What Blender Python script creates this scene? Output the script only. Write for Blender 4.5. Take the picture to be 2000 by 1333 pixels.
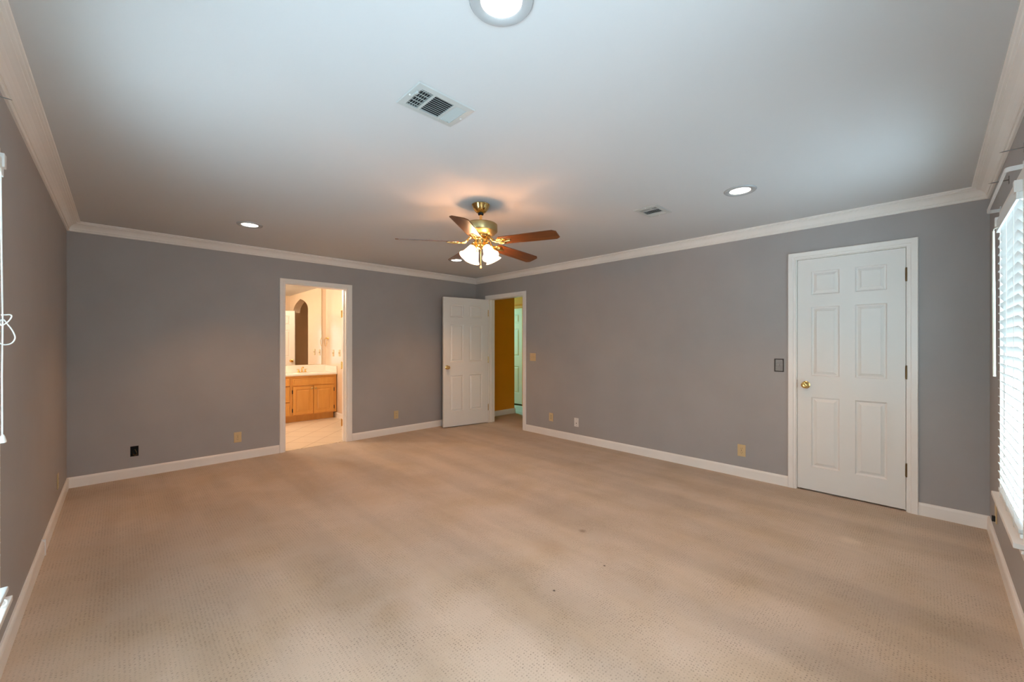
import bpy, bmesh, math, random
from mathutils import Vector, Matrix

# ------------------------------------------------------------------ scene clearing, camera, world, exposure
for o in list(bpy.data.objects):
    bpy.data.objects.remove(o, do_unlink=True)
SC = bpy.context.scene
COL = SC.collection
random.seed(7)
LB, LC, H = 4.7535, 5.7302, 2.42        # room length along x, along y, ceiling height (far corner = origin)
CAM = Vector((-4.4025, -5.4364, 1.31))
HEAD = 0.8018                            # heading of the camera from +x

cam_d = bpy.data.cameras.new('camera'); cam_d.sensor_fit = 'HORIZONTAL'; cam_d.sensor_width = 36
cam_d.lens = 789.84 / 2000 * 36
cam_d.shift_y = 5.74 / 2000
cam_d.clip_start = 0.02; cam_d.clip_end = 200
cam = bpy.data.objects.new('camera', cam_d); COL.objects.link(cam)
cam.location = CAM; cam.rotation_euler = (math.pi / 2, 0, HEAD - math.pi / 2)
SC.camera = cam

SC.view_settings.view_transform = 'Standard'
SC.view_settings.look = 'None'
SC.view_settings.gamma = 1
SC.view_settings.exposure = 0.70
try: SC.view_settings.use_curve_mapping = False
except Exception: pass
SC.cycles.use_denoising = True
SC.cycles.max_bounces = 10; SC.cycles.diffuse_bounces = 6; SC.cycles.transmission_bounces = 8
SC.cycles.transparent_max_bounces = 16; SC.cycles.glossy_bounces = 4
SC.cycles.caustics_reflective = False; SC.cycles.caustics_refractive = False
SC.cycles.sample_clamp_indirect = 6

WORLD_S = 6.6
w = bpy.data.worlds.new('overcast_daylight'); SC.world = w; w.use_nodes = True
nt = w.node_tree; nt.nodes.clear()
wo = nt.nodes.new('ShaderNodeOutputWorld'); wb = nt.nodes.new('ShaderNodeBackground')
wt = nt.nodes.new('ShaderNodeTexCoord'); wsx = nt.nodes.new('ShaderNodeSeparateXYZ')
wr = nt.nodes.new('ShaderNodeValToRGB')
wm = nt.nodes.new('ShaderNodeMapRange'); wm.inputs['From Min'].default_value = -1; wm.inputs['From Max'].default_value = 1
nt.links.new(wt.outputs['Generated'], wsx.inputs[0]); nt.links.new(wsx.outputs['Z'], wm.inputs['Value'])
nt.links.new(wm.outputs[0], wr.inputs[0]); nt.links.new(wr.outputs[0], wb.inputs[0]); nt.links.new(wb.outputs[0], wo.inputs[0])
# invented gradient that shapes the daylight: bright below, dimmer at the horizon, bright above
wr.color_ramp.elements[0].position = 0.32; wr.color_ramp.elements[0].color = (0.92, 1.15, 1.42, 1)
wr.color_ramp.elements[1].position = 0.45; wr.color_ramp.elements[1].color = (0.62, 0.76, 0.84, 1)
_e = wr.color_ramp.elements.new(0.56); _e.color = (0.66, 0.82, 0.94, 1)
_e = wr.color_ramp.elements.new(0.72); _e.color = (0.92, 1.14, 1.42, 1)
wb.inputs['Strength'].default_value = WORLD_S

# window openings: (x0,x1) on the near wall y=-LC ; (y0,y1) on the left wall x=-LB
WZ0, WZ1 = 0.45, 2.02
WIN_D = [(-1.60, -0.80, 0.45), (-4.32, -3.52, 0.45)]
WIN_A = [(-3.77, -2.97, 0.315), (-5.36, -4.56, 0.36)]  # second entry of each list: unseen window added to brighten the ceiling
def portal(name, loc, rot, sx, sy):
    d = bpy.data.lights.new(name, 'AREA'); d.shape = 'RECTANGLE'; d.size = sx; d.size_y = sy
    d.cycles.is_portal = True
    o = bpy.data.objects.new(name, d); COL.objects.link(o); o.location = loc; o.rotation_euler = rot
for a, b, z in WIN_D: portal('window_daylight', ((a+b)/2, -LC-0.17, (z+WZ1)/2), (math.pi/2, 0, math.pi), b-a, WZ1-z)
for a, b, z in WIN_A: portal('window_daylight', (-LB-0.17, (a+b)/2, (z+WZ1)/2), (math.pi/2, 0, math.pi/2), b-a, WZ1-z)

# ------------------------------------------------------------------ materials
def mat(name, col, rough=0.5, metal=0.0, bump=None, spec=0.5, emit=None, es=0, noise=None, coat=0):
    m = bpy.data.materials.new(name); m.use_nodes = True; n = m.node_tree
    p = n.nodes['Principled BSDF']
    p.inputs['Base Color'].default_value = (*col, 1); p.inputs['Roughness'].default_value = rough
    p.inputs['Metallic'].default_value = metal; p.inputs['Specular IOR Level'].default_value = spec
    if coat: p.inputs['Coat Weight'].default_value = coat
    if emit: p.inputs['Emission Color'].default_value = (*emit, 1); p.inputs['Emission Strength'].default_value = es
    tc = n.nodes.new('ShaderNodeTexCoord')
    if noise:   # (scale, amount) gentle tone variation of the surface itself
        nz = n.nodes.new('ShaderNodeTexNoise'); nz.inputs['Scale'].default_value = noise[0]; nz.inputs['Detail'].default_value = 4
        n.links.new(tc.outputs['Object'], nz.inputs['Vector'])
        mr = n.nodes.new('ShaderNodeMapRange'); mr.inputs['From Min'].default_value = .3; mr.inputs['From Max'].default_value = .7
        mr.inputs['To Min'].default_value = 1 - noise[1]; mr.inputs['To Max'].default_value = 1 + noise[1]
        n.links.new(nz.outputs[0], mr.inputs[0])
        mx = n.nodes.new('ShaderNodeVectorMath'); mx.operation = 'SCALE'; mx.inputs[0].default_value = col
        n.links.new(mr.outputs[0], mx.inputs['Scale']); n.links.new(mx.outputs[0], p.inputs['Base Color'])
    if bump:    # (scale, strength, distance)
        nz = n.nodes.new('ShaderNodeTexNoise'); nz.inputs['Scale'].default_value = bump[0]; nz.inputs['Detail'].default_value = 3
        n.links.new(tc.outputs['Object'], nz.inputs['Vector'])
        b = n.nodes.new('ShaderNodeBump'); b.inputs['Strength'].default_value = bump[1]; b.inputs['Distance'].default_value = bump[2]
        n.links.new(nz.outputs[0], b.inputs['Height']); n.links.new(b.outputs[0], p.inputs['Normal'])
    return m

M = {}
M['wall'] = mat('grey_blue_wall_paint', (0.385, 0.363, 0.352), 0.55, bump=(180, .12, .002), noise=(3, .03))
M['ceiling'] = mat('ceiling_paint', (0.615, 0.615, 0.61), 0.9, bump=(120, .1, .002))
M['trim'] = mat('white_trim_paint', (0.88, 0.84, 0.79), 0.32, noise=(4, .02))
M['door'] = mat('white_door_paint', (0.82, 0.80, 0.76), 0.38, bump=(90, .06, .001))
M['brass'] = mat('polished_brass', (0.83, 0.58, 0.22), 0.16, 1.0)
M['brass_aged'] = mat('antique_brass', (0.55, 0.42, 0.20), 0.35, 1.0)
M['bronze'] = mat('dark_bronze', (0.18, 0.12, 0.06), 0.4, 1.0)
M['dark'] = mat('dark_gap', (0.012, 0.014, 0.016), 0.8)
M['ivory'] = mat('ivory_plastic', (0.66, 0.50, 0.27), 0.35)
M['almond'] = mat('almond_plastic', (0.56, 0.44, 0.24), 0.4)
M['white_pl'] = mat('white_plastic', (0.80, 0.78, 0.75), 0.35)
M['slot'] = mat('slot_dark', (0.10, 0.07, 0.04), 0.6)
M['vent'] = mat('vent_enamel', (0.50, 0.52, 0.50), 0.4)
M['slat'] = mat('blind_slat', (0.84, 0.87, 0.86), 0.35)
M['cord'] = mat('blind_cord', (0.85, 0.84, 0.80), 0.7)
M['rod'] = mat('rod_enamel', (0.82, 0.82, 0.80), 0.3)
M['steel'] = mat('rod_hook_metal', (0.20, 0.18, 0.16), 0.4, 0.8)
M['wand'] = mat('wand_plastic', (0.80, 0.78, 0.66), 0.3)
M['orange'] = mat('amber_hall_paint', (0.75, 0.29, 0.006), 0.6, noise=(3, .03))
M['bathwall'] = mat('cream_bath_paint', (0.74, 0.60, 0.45), 0.20, noise=(3, .02))
M['counter'] = mat('cultured_marble', (0.85, 0.80, 0.70), 0.15)
M['mirror'] = mat('mirror_silver', (0.92, 0.90, 0.84), 0.005, 1.0)
M['lens'] = mat('lit_lens', (0.9, 0.9, 0.88), 0.4, emit=(1.0, 0.93, 0.84), es=4.0)
M['frost'] = mat('window_vinyl', (0.82, 0.84, 0.84), 0.35)
M['lightring'] = mat('light_trim_ring', (0.42, 0.43, 0.43), 0.25)

def node_mat(name):
    m = bpy.data.materials.new(name); m.use_nodes = True
    return m, m.node_tree, m.node_tree.nodes['Principled BSDF']

def N(n, t, **k):
    x = n.nodes.new(t)
    for a, b in k.items(): setattr(x, a, b)
    return x
def ramp(n, src, stops):
    r = N(n, 'ShaderNodeValToRGB'); e = r.color_ramp.elements
    e[0].position, e[0].color = stops[0][0], (*stops[0][1], 1)
    e[1].position, e[1].color = stops[1][0], (*stops[1][1], 1)
    for s in stops[2:]:
        x = e.new(s[0]); x.color = (*s[1], 1)
    n.links.new(src, r.inputs[0]); return r
def maprange(n, src, a, b, c, d):
    r = N(n, 'ShaderNodeMapRange'); n.links.new(src, r.inputs[0])
    for i, v in zip((1, 2, 3, 4), (a, b, c, d)): r.inputs[i].default_value = v
    return r.outputs[0]
def mathn(n, op, a, b):
    r = N(n, 'ShaderNodeMath', operation=op)
    for i, v in enumerate((a, b)):
        if isinstance(v, (int, float)): r.inputs[i].default_value = v
        else: n.links.new(v, r.inputs[i])
    return r.outputs[0]

# carpet: looped pile with a lattice of small dark tufts, worn lanes and a few stains
def carpet():
    m, n, p = node_mat('beige_loop_carpet')
    tc = N(n, 'ShaderNodeTexCoord').outputs['Object']
    mp = N(n, 'ShaderNodeMapping'); mp.inputs['Scale'].default_value = (1/0.0150, 1/0.0122, 0)
    n.links.new(tc, mp.inputs[0])
    vo = N(n, 'ShaderNodeTexVoronoi'); vo.voronoi_dimensions = '2D'; vo.inputs['Scale'].default_value = 1; vo.inputs['Randomness'].default_value = 0.34
    n.links.new(mp.outputs[0], vo.inputs['Vector'])
    sep = N(n, 'ShaderNodeSeparateColor'); n.links.new(vo.outputs['Color'], sep.inputs[0])
    dot = maprange(n, vo.outputs['Distance'], 0.10, 0.34, 1, 0)
    dep = maprange(n, sep.outputs[0], 0.0, 1.0, 0.04, 0.46)
    pn = N(n, 'ShaderNodeTexNoise'); pn.inputs['Scale'].default_value = 5; n.links.new(tc, pn.inputs['Vector'])
    dep = mathn(n, 'MULTIPLY', dep, maprange(n, pn.outputs[0], .35, .62, .30, 1.1))
    dk = mathn(n, 'MULTIPLY', dot, dep)
    # fine fibre noise
    fn = N(n, 'ShaderNodeTexNoise'); fn.inputs['Scale'].default_value = 260; fn.inputs['Detail'].default_value = 2; n.links.new(tc, fn.inputs['Vector'])
    # large wear
    wn = N(n, 'ShaderNodeTexNoise'); wn.inputs['Scale'].default_value = 1.1; wn.inputs['Detail'].default_value = 5; n.links.new(tc, wn.inputs['Vector'])
    mp2 = N(n, 'ShaderNodeMapping'); mp2.inputs['Scale'].default_value = (3.0, 0.40, 1); mp2.inputs['Rotation'].default_value = (0, 0, math.radians(3))
    n.links.new(tc, mp2.inputs[0])
    ln = N(n, 'ShaderNodeTexNoise'); ln.inputs['Scale'].default_value = 1.0; ln.inputs['Detail'].default_value = 3; n.links.new(mp2.outputs[0], ln.inputs['Vector'])
    val = mathn(n, 'MULTIPLY', maprange(n, wn.outputs[0], .35, .68, .92, 1.06), maprange(n, ln.outputs[0], .40, .60, .90, 1.07))
    val = mathn(n, 'MULTIPLY', val, maprange(n, fn.outputs[0], .3, .7, .96, 1.04))
    val = mathn(n, 'MULTIPLY', val, mathn(n, 'SUBTRACT', 1.0, dk))
    base = N(n, 'ShaderNodeVectorMath', operation='SCALE')
    # stains: tint mix
    st = N(n, 'ShaderNodeTexNoise'); st.inputs['Scale'].default_value = 2.3; st.inputs['Detail'].default_value = 6; n.links.new(tc, st.inputs['Vector'])
    sr = ramp(n, st.outputs[0], [(.42, (0.560, 0.448, 0.345)), (.72, (0.505, 0.385, 0.265))])
    cur = sr.outputs[0]
    for (x, y, r, c, f) in [(-2.43, -3.73, .10, (0.42, 0.27, 0.15), .3), (-3.45, -3.62, .09, (0.42, 0.27, 0.13), .28),
                            (-0.92, -5.07, .06, (0.66, 0.54, 0.42), .6), (-2.08, -3.747, .025, (0.30, 0.22, 0.15), .7),
                            (-2.75, -4.05, .008, (0.05, 0.03, 0.02), .9), (-2.35, -4.1, .007, (0.05, 0.03, 0.02), .9), (-1.2, -4.75, .16, (0.46, 0.34, 0.22), .45)]:
        vm = N(n, 'ShaderNodeVectorMath', operation='DISTANCE'); vm.inputs[1].default_value = (x, y, 0)
        ad = N(n, 'ShaderNodeVectorMath', operation='ADD'); sc_ = N(n, 'ShaderNodeVectorMath', operation='SCALE'); sc_.inputs['Scale'].default_value = r*1.2
        n.links.new(pn.outputs['Color'], sc_.inputs[0]); n.links.new(tc, ad.inputs[0]); n.links.new(sc_.outputs[0], ad.inputs[1])
        sb = N(n, 'ShaderNodeVectorMath', operation='SUBTRACT'); sb.inputs[1].default_value = (r*.6, r*.6, r*.6); n.links.new(ad.outputs[0], sb.inputs[0])
        n.links.new(sb.outputs[0], vm.inputs[0])
        fac = maprange(n, vm.outputs['Value'], r*.4, r*1.3, f, 0)
        mx = N(n, 'ShaderNodeMix', data_type='RGBA'); n.links.new(fac, mx.inputs[0]); n.links.new(cur, mx.inputs[6]); mx.inputs[7].default_value = (*c, 1)
        cur = mx.outputs[2]
    n.links.new(cur, base.inputs[0]); n.links.new(val, base.inputs['Scale'])
    n.links.new(base.outputs[0], p.inputs['Base Color'])
    p.inputs['Roughness'].default_value = 0.95; p.inputs['Specular IOR Level'].default_value = 0.1
    p.inputs['Sheen Weight'].default_value = 0.15
    b = N(n, 'ShaderNodeBump'); b.inputs['Strength'].default_value = 0.35; b.inputs['Distance'].default_value = 0.004
    n.links.new(mathn(n, 'SUBTRACT', fn.outputs[0], dk), b.inputs['Height']); n.links.new(b.outputs[0], p.inputs['Normal'])
    return m
M['carpet'] = carpet()

def wood(name, c1, c2, scale=(2, 30, 30), rough=0.35):
    m, n, p = node_mat(name)
    tc = N(n, 'ShaderNodeTexCoord').outputs['Object']
    mp = N(n, 'ShaderNodeMapping'); mp.inputs['Scale'].default_value = scale; n.links.new(tc, mp.inputs[0])
    nz = N(n, 'ShaderNodeTexNoise'); nz.inputs['Scale'].default_value = 1; nz.inputs['Detail'].default_value = 6; nz.inputs['Distortion'].default_value = 1.5
    n.links.new(mp.outputs[0], nz.inputs['Vector'])
    r = ramp(n, nz.outputs[0], [(.3, c1), (.7, c2)]); n.links.new(r.outputs[0], p.inputs['Base Color'])
    p.inputs['Roughness'].default_value = rough
    return m
M['blade'] = wood('cherry_blade_wood', (0.075, 0.022, 0.006), (0.17, 0.055, 0.013), (3, 40, 40), 0.28)
M['oak'] = wood('honey_maple_wood', (0.62, 0.29, 0.060), (0.70, 0.35, 0.085), (9, 9, 1.2), 0.3)

def tile():
    m, n, p = node_mat('diagonal_floor_tile')
    tc = N(n, 'ShaderNodeTexCoord').outputs['Object']
    mp = N(n, 'ShaderNodeMapping'); mp.inputs['Rotation'].default_value = (0, 0, math.radians(45)); n.links.new(tc, mp.inputs[0])
    bk = N(n, 'ShaderNodeTexBrick'); bk.offset = 0; bk.inputs['Scale'].default_value = 1
    bk.inputs['Brick Width'].default_value = .33; bk.inputs['Row Height'].default_value = .33; bk.inputs['Mortar Size'].default_value = .005
    bk.inputs['Color1'].default_value = (0.72, 0.62, 0.48, 1); bk.inputs['Color2'].default_value = (0.69, 0.58, 0.44, 1); bk.inputs['Mortar'].default_value = (0.45, 0.34, 0.22, 1)
    n.links.new(mp.outputs[0], bk.inputs['Vector']); n.links.new(bk.outputs['Color'], p.inputs['Base Color'])
    p.inputs['Roughness'].default_value = 0.35
    return m
M['tile'] = tile()

def damask():
    m, n, p = node_mat('patterned_switch_plate')
    tc = N(n, 'ShaderNodeTexCoord').outputs['Object']
    mp = N(n, 'ShaderNodeMapping'); mp.inputs['Rotation'].default_value = (math.radians(45), 0, 0); mp.inputs['Scale'].default_value = (1, 1, 1); n.links.new(tc, mp.inputs[0])
    ck = N(n, 'ShaderNodeTexVoronoi'); ck.inputs['Scale'].default_value = 105; ck.inputs['Randomness'].default_value = 0.15
    n.links.new(mp.outputs[0], ck.inputs['Vector'])
    r = ramp(n, ck.outputs['Distance'], [(.38, (0.75, 0.73, 0.70)), (.50, (0.05, 0.04, 0.035))]); n.links.new(r.outputs[0], p.inputs['Base Color'])
    return m
M['damask'] = damask()

def frosted_lit(nm='lit_frosted_glass', op=.32, es=5.0):
    m = bpy.data.materials.new(nm); m.use_nodes = True; n = m.node_tree; n.nodes.clear()
    out = N(n, 'ShaderNodeOutputMaterial'); tr = N(n, 'ShaderNodeBsdfTransparent'); tr.inputs[0].default_value = (1, .95, .88, 1)
    tl = N(n, 'ShaderNodeBsdfTranslucent'); tl.inputs[0].default_value = (.9, .88, .84, 1)
    em = N(n, 'ShaderNodeEmission'); em.inputs[0].default_value = (1, .72, .48, 1); em.inputs[1].default_value = es
    ad = N(n, 'ShaderNodeAddShader'); mx = N(n, 'ShaderNodeMixShader'); mx.inputs[0].default_value = op
    n.links.new(tl.outputs[0], ad.inputs[0]); n.links.new(em.outputs[0], ad.inputs[1])
    n.links.new(tr.outputs[0], mx.inputs[1]); n.links.new(ad.outputs[0], mx.inputs[2]); n.links.new(mx.outputs[0], out.inputs[0])
    return m
M['shade'] = frosted_lit()

def glass_pane():
    m = bpy.data.materials.new('clear_window_glass'); m.use_nodes = True; n = m.node_tree; n.nodes.clear()
    out = N(n, 'ShaderNodeOutputMaterial'); tr = N(n, 'ShaderNodeBsdfTransparent'); tr.inputs[0].default_value = (.93, .97, .95, 1)
    gl = N(n, 'ShaderNodeBsdfGlossy'); gl.inputs['Roughness'].default_value = 0.02
    lw = N(n, 'ShaderNodeLayerWeight'); lw.inputs['Blend'].default_value = .5
    fac = mathn(n, 'ADD', mathn(n, 'MULTIPLY', mathn(n, 'POWER', lw.outputs['Facing'], 5.0), .5), .03)
    mx = N(n, 'ShaderNodeMixShader'); n.links.new(fac, mx.inputs[0]); n.links.new(tr.outputs[0], mx.inputs[1]); n.links.new(gl.outputs[0], mx.inputs[2])
    n.links.new(mx.outputs[0], out.inputs[0]); return m
M['glass'] = glass_pane()

# ------------------------------------------------------------------ mesh helpers
def B(): return bmesh.new()
def box(bm, x0, x1, y0, y1, z0, z1, mx=None):
    vs = [Vector((x, y, z)) for x in (x0, x1) for y in (y0, y1) for z in (z0, z1)]
    if mx: vs = [mx @ v for v in vs]
    v = [bm.verts.new(p) for p in vs]
    for f in ((0, 1, 3, 2), (4, 6, 7, 5), (0, 4, 5, 1), (2, 3, 7, 6), (0, 2, 6, 4), (1, 5, 7, 3)):
        bm.faces.new([v[i] for i in f])
def lathe(bm, prof, mx=None, seg=32, cap=True):
    """prof: (radius, z) points"""
    rings = []
    for r, z in prof:
        rg = []
        for i in range(seg):
            a = 2*math.pi*i/seg; p = Vector((r*math.cos(a), r*math.sin(a), z))
            rg.append(bm.verts.new(mx @ p if mx else p))
        rings.append(rg)
    for a, b in zip(rings, rings[1:]):
        for i in range(seg):
            j = (i+1) % seg; bm.faces.new((a[i], a[j], b[j], b[i]))
    if cap:
        for rg in (rings[0], rings[-1]): bm.faces.new(rg)
def tube(bm, pts, r, seg=10, cap=True):
    pts = [Vector(p) for p in pts]; rings = []; up = None
    for i, p in enumerate(pts):
        t = (pts[min(i+1, len(pts)-1)] - pts[max(i-1, 0)]).normalized()
        if up is None:
            up = Vector((0, 0, 1)) if abs(t.z) < .9 else Vector((1, 0, 0))
        s = t.cross(up).normalized(); up = s.cross(t).normalized()
        rr = r[i] if isinstance(r, (list, tuple)) else r
        rings.append([bm.verts.new(p + s*(rr*math.cos(2*math.pi*k/seg)) + up*(rr*math.sin(2*math.pi*k/seg))) for k in range(seg)])
    for a, b in zip(rings, rings[1:]):
        for i in range(seg):
            j = (i+1) % seg; bm.faces.new((a[i], a[j], b[j], b[i]))
    if cap: bm.faces.new(rings[0]); bm.faces.new(rings[-1])
def prism(bm, poly, f):
    """poly: 2d outline; f(u,v,k) -> 3d for k in 0,1"""
    a = [bm.verts.new(f(u, v, 0)) for u, v in poly]; b = [bm.verts.new(f(u, v, 1)) for u, v in poly]
    n = len(poly)
    bm.faces.new(a); bm.faces.new(b)
    for i in range(n): bm.faces.new((a[i], a[(i+1) % n], b[(i+1) % n], b[i]))
def obj(name, bm, m, parent=None, smooth=False, bevel=0, loc=None):
    bmesh.ops.remove_doubles(bm, verts=bm.verts, dist=1e-6)
    bmesh.ops.recalc_face_normals(bm, faces=bm.faces)
    me = bpy.data.meshes.new(name); bm.to_mesh(me); bm.free()
    if smooth:
        for p in me.polygons: p.use_smooth = True
    me.materials.append(M[m] if isinstance(m, str) else m)
    o = bpy.data.objects.new(name, me); COL.objects.link(o)
    if parent is not None: o.parent = parent
    if loc: o.location = loc
    if bevel:
        b = o.modifiers.new('bevel', 'BEVEL'); b.width = bevel; b.segments = 2; b.limit_method = 'ANGLE'; b.angle_limit = .6
    if smooth:
        try:
            me.set_sharp_from_angle(angle=math.radians(40))
        except Exception: pass
    return o
def tag(o, label=None, cat=None, group=None, kind=None):
    if label: o['label'] = label
    if cat: o['category'] = cat
    if group: o['group'] = group
    if kind: o['kind'] = kind
    return o
def thing(name, label=None, cat=None, loc=(0, 0, 0), rz=0, group=None, kind=None):
    o = bpy.data.objects.new(name, None); COL.objects.link(o); o.location = loc; o.rotation_euler = (0, 0, rz)
    o.empty_display_size = .1
    return tag(o, label, cat, group, kind)
def struct(name, bm, m, label=None, cat=None, **k):
    return tag(obj(name, bm, m, **k), label, cat, kind='structure')
def dup(root, name=None, loc=None, rz=None, label=None):
    r = root.copy(); COL.objects.link(r)
    if name: r.name = name
    if loc is not None: r.location = loc
    if rz is not None: r.rotation_euler = (0, 0, rz)
    if label: r['label'] = label
    for ch in list(root.children):
        c = ch.copy(); COL.objects.link(c); c.parent = r
        for g in list(ch.children):
            d = g.copy(); COL.objects.link(d); d.parent = c
    return r

# ------------------------------------------------------------------ room shell
# door openings
CL = (-5.320, -4.588, 2.078)     # closet opening on the right wall: y0,y1,top
EN = (-1.137, -0.320, 2.060)     # hall doorway on the right wall
BA = (-2.978, -2.225, 2.050)     # bathroom doorway on the far wall: x0,x1,top

def slab(bm, a0, a1, holes, z1, f):
    """wall from a0 to a1 with holes (h0,h1,z0,z1); f(bm,s0,s1,z0,z1) adds the box"""
    x = a0
    for h0, h1, hz0, hz1 in sorted(holes):
        if h0 > x: f(bm, x, h0, 0, z1)
        if hz0 > 0: f(bm, h0, h1, 0, hz0)
        if hz1 < z1: f(bm, h0, h1, hz1, z1)
        x = h1
    f(bm, x, a1, 0, z1)
bm = B(); slab(bm, -LB-0.16, 0.12, [(BA[0], BA[1], 0, BA[2]), (-4.335, -4.275, .205, .305)], H, lambda b, s0, s1, z0, z1: box(b, s0, s1, 0, .07, z0, z1))
struct('wall_far', bm, 'wall', 'grey blue painted far wall with the bathroom doorway', 'wall')
bm = B(); slab(bm, -LC, 0.0, [(CL[0], CL[1], 0, CL[2]), (EN[0], EN[1], 0, EN[2])], H, lambda b, s0, s1, z0, z1: box(b, 0, .07, s0, s1, z0, z1))
struct('wall_right', bm, 'wall', 'grey blue painted right wall with the closed closet door', 'wall')
bm = B(); slab(bm, -LC, 0.0, [(a, b, z, WZ1) for a, b, z in WIN_A], H, lambda b, s0, s1, z0, z1: box(b, -LB-.16, -LB, s0, s1, z0, z1))
struct('wall_left', bm, 'wall', 'grey painted wall at the left edge with a window', 'wall')
bm = B(); slab(bm, -LB-0.16, 0.07, [(a, b, z, WZ1) for a, b, z in WIN_D], H, lambda b, s0, s1, z0, z1: box(b, s0, min(s1, .07) if s1 > 0 else s1, -LC-.16, -LC, z0, z1))
struct('wall_near', bm, 'wall', 'grey painted wall at the right edge with a window and blind', 'wall')

bm = B(); box(bm, -LB-.16, 0.07, -LC-.16, 0.035, -.1, 0); box(bm, .07, 3.0, -1.6, 2.2, -.1, 0)
struct('floor', bm, 'carpet', 'beige loop pile carpet with faint stains and wear', 'carpet')
bm = B(); box(bm, -LB-.16, .12, -LC-.16, 0.07, H, H+.1)
struct('ceiling', bm, 'ceiling', 'smooth off-white bedroom ceiling', 'ceiling')

# crown and baseboards swept along the inside walls with mitred corners
def sweep(bm, p0, p1, nrm, prof, m0=1, m1=1):
    """prof: (offset from wall, z). m=1 mitres for an inside corner, 0 square end"""
    p0, p1, nrm = Vector(p0), Vector(p1), Vector(nrm); d = (p1-p0).normalized()
    a = [bm.verts.new((*(p0 + nrm*o + d*(o*m0)).xy, z)) for o, z in prof]
    b = [bm.verts.new((*(p1 + nrm*o - d*(o*m1)).xy, z)) for o, z in prof]
    n = len(prof)
    for i in range(n): bm.faces.new((a[i], a[(i+1) % n], b[(i+1) % n], b[i]))
    bm.faces.new(a); bm.faces.new(b)
crown_prof = [(0, 2.336), (.010, 2.336), (.014, 2.340), (.014, 2.348), (.008, 2.350), (.012, 2.356), (.018, 2.357), (.018, 2.363), (.024, 2.374), (.034, 2.386), (.046, 2.395), (.060, 2.400), (.068, 2.402), (.068, 2.409), (.077, 2.409), (.081, 2.411), (.088, 2.411), (.090, 2.414), (.090, H), (0, H)]
base_prof = [(0, 0), (.014, 0), (.014, .078), (.011, .088), (.006, .095), (0, .096)]
runs = {'far': ((-LB, 0, 0), (0, 0, 0), (0, -1, 0)), 'right': ((0, 0, 0), (0, -LC, 0), (-1, 0, 0)),
        'near': ((0, -LC, 0), (-LB, -LC, 0), (0, 1, 0)), 'left': ((-LB, -LC, 0), (-LB, 0, 0), (1, 0, 0))}
for i, (k, (a, b, nv)) in enumerate(runs.items()):
    bm = B(); sweep(bm, a, b, nv, crown_prof)
    struct('trim_%d' % (i+1), bm, 'trim', 'white crown moulding along the %s wall' % k, 'crown moulding')
segs = {'far': [((-LB, 0, 0), (BA[0]-.056, 0, 0), 1, 0), ((BA[1]+.072, 0, 0), (0, 0, 0), 0, 1)],
        'right': [((0, 0, 0), (0, EN[1]+.072, 0), 1, 0), ((0, EN[0]-.065, 0), (0, CL[1]+.056, 0), 0, 0), ((0, CL[0]-.056, 0), (0, -LC, 0), 0, 1)],
        'near': [((0, -LC, 0), (-LB, -LC, 0), 1, 1)],
        'left': [((-LB, -LC, 0), (-LB, -1.62, 0), 1, 0), ((-LB, -1.62, 0), (-LB, 0, 0), 0, 1)]}
for k, ss in segs.items():
    bm = B()
    for a, b, m0, m1 in ss: sweep(bm, a, b, runs[k][2], base_prof, m0, m1)
    if k == 'left': box(bm, -LB, -LB+.019, -1.632, -1.618, 0, .102)
    struct('baseboard_' + k, bm, 'trim', 'white baseboard along the %s wall' % k, 'baseboard')

# ------------------------------------------------------------------ doors
def six_panel(W, Hh, T, px, pz, parent, m='door', name='door_leaf'):
    """leaf in local coords: x 0..W, y -T..0 (front face at y=-T), z 0..Hh ; px, pz = panel spans"""
    bm = B()
    def face(sgn, y0):
        xs = sorted({0, W, *[v for p in px for v in p]}); zs = sorted({0, Hh, *[v for p in pz for v in p]})
        for x0, x1 in zip(xs, xs[1:]):
            for z0, z1 in zip(zs, zs[1:]):
                if any(abs(x0-p[0]) < 1e-6 for p in px) and any(abs(z0-p[0]) < 1e-6 for p in pz):
                    loops = [(0, 0), (.003, .006), (.008, .0115), (.014, .0125), (.018, .0115), (.036, .0030), (.037, .0010), (.0385, .0010)]
                    prev = None
                    for ins, dep in loops:
                        y = y0 + sgn*dep
                        c = [bm.verts.new(v) for v in ((x0+ins, y, z0+ins), (x1-ins, y, z0+ins), (x1-ins, y, z1-ins), (x0+ins, y, z1-ins))]
                        if prev:
                            for i in range(4): bm.faces.new((prev[i], prev[(i+1) % 4], c[(i+1) % 4], c[i]))
                        prev = c
                    bm.faces.new(prev)
                else:
                    bm.faces.new([bm.verts.new(v) for v in ((x0, y0, z0), (x1, y0, z0), (x1, y0, z1), (x0, y0, z1))])
    face(1, -T); face(-1, 0)
    for q in (((0, -T, 0), (W, -T, 0), (W, 0, 0), (0, 0, 0)), ((0, -T, Hh), (W, -T, Hh), (W, 0, Hh), (0, 0, Hh)),
              ((0, -T, 0), (0, -T, Hh), (0, 0, Hh), (0, 0, 0)), ((W, -T, 0), (W, -T, Hh), (W, 0, Hh), (W, 0, 0))):
        bm.faces.new([bm.verts.new(v) for v in q])
    return obj(name, bm, m, parent)
def knob(parent, loc, out, m='brass', name='door_knob'):
    """out: unit vector pointing away from the leaf"""
    mx = Matrix.Translation(loc) @ Vector((0, 0, 1)).rotation_difference(Vector(out)).to_matrix().to_4x4()
    bm = B(); lathe(bm, [(.0, 0), (.033, 0), (.033, .004), (.027, .008), (.013, .011), (.011, .028), (.016, .034), (.026, .040), (.0285, .049), (.026, .058), (.018, .064), (.009, .0655), (.006, .064), (.0, .064)], mx, 28, False)
    return obj(name, bm, m, parent, smooth=True)
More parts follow.
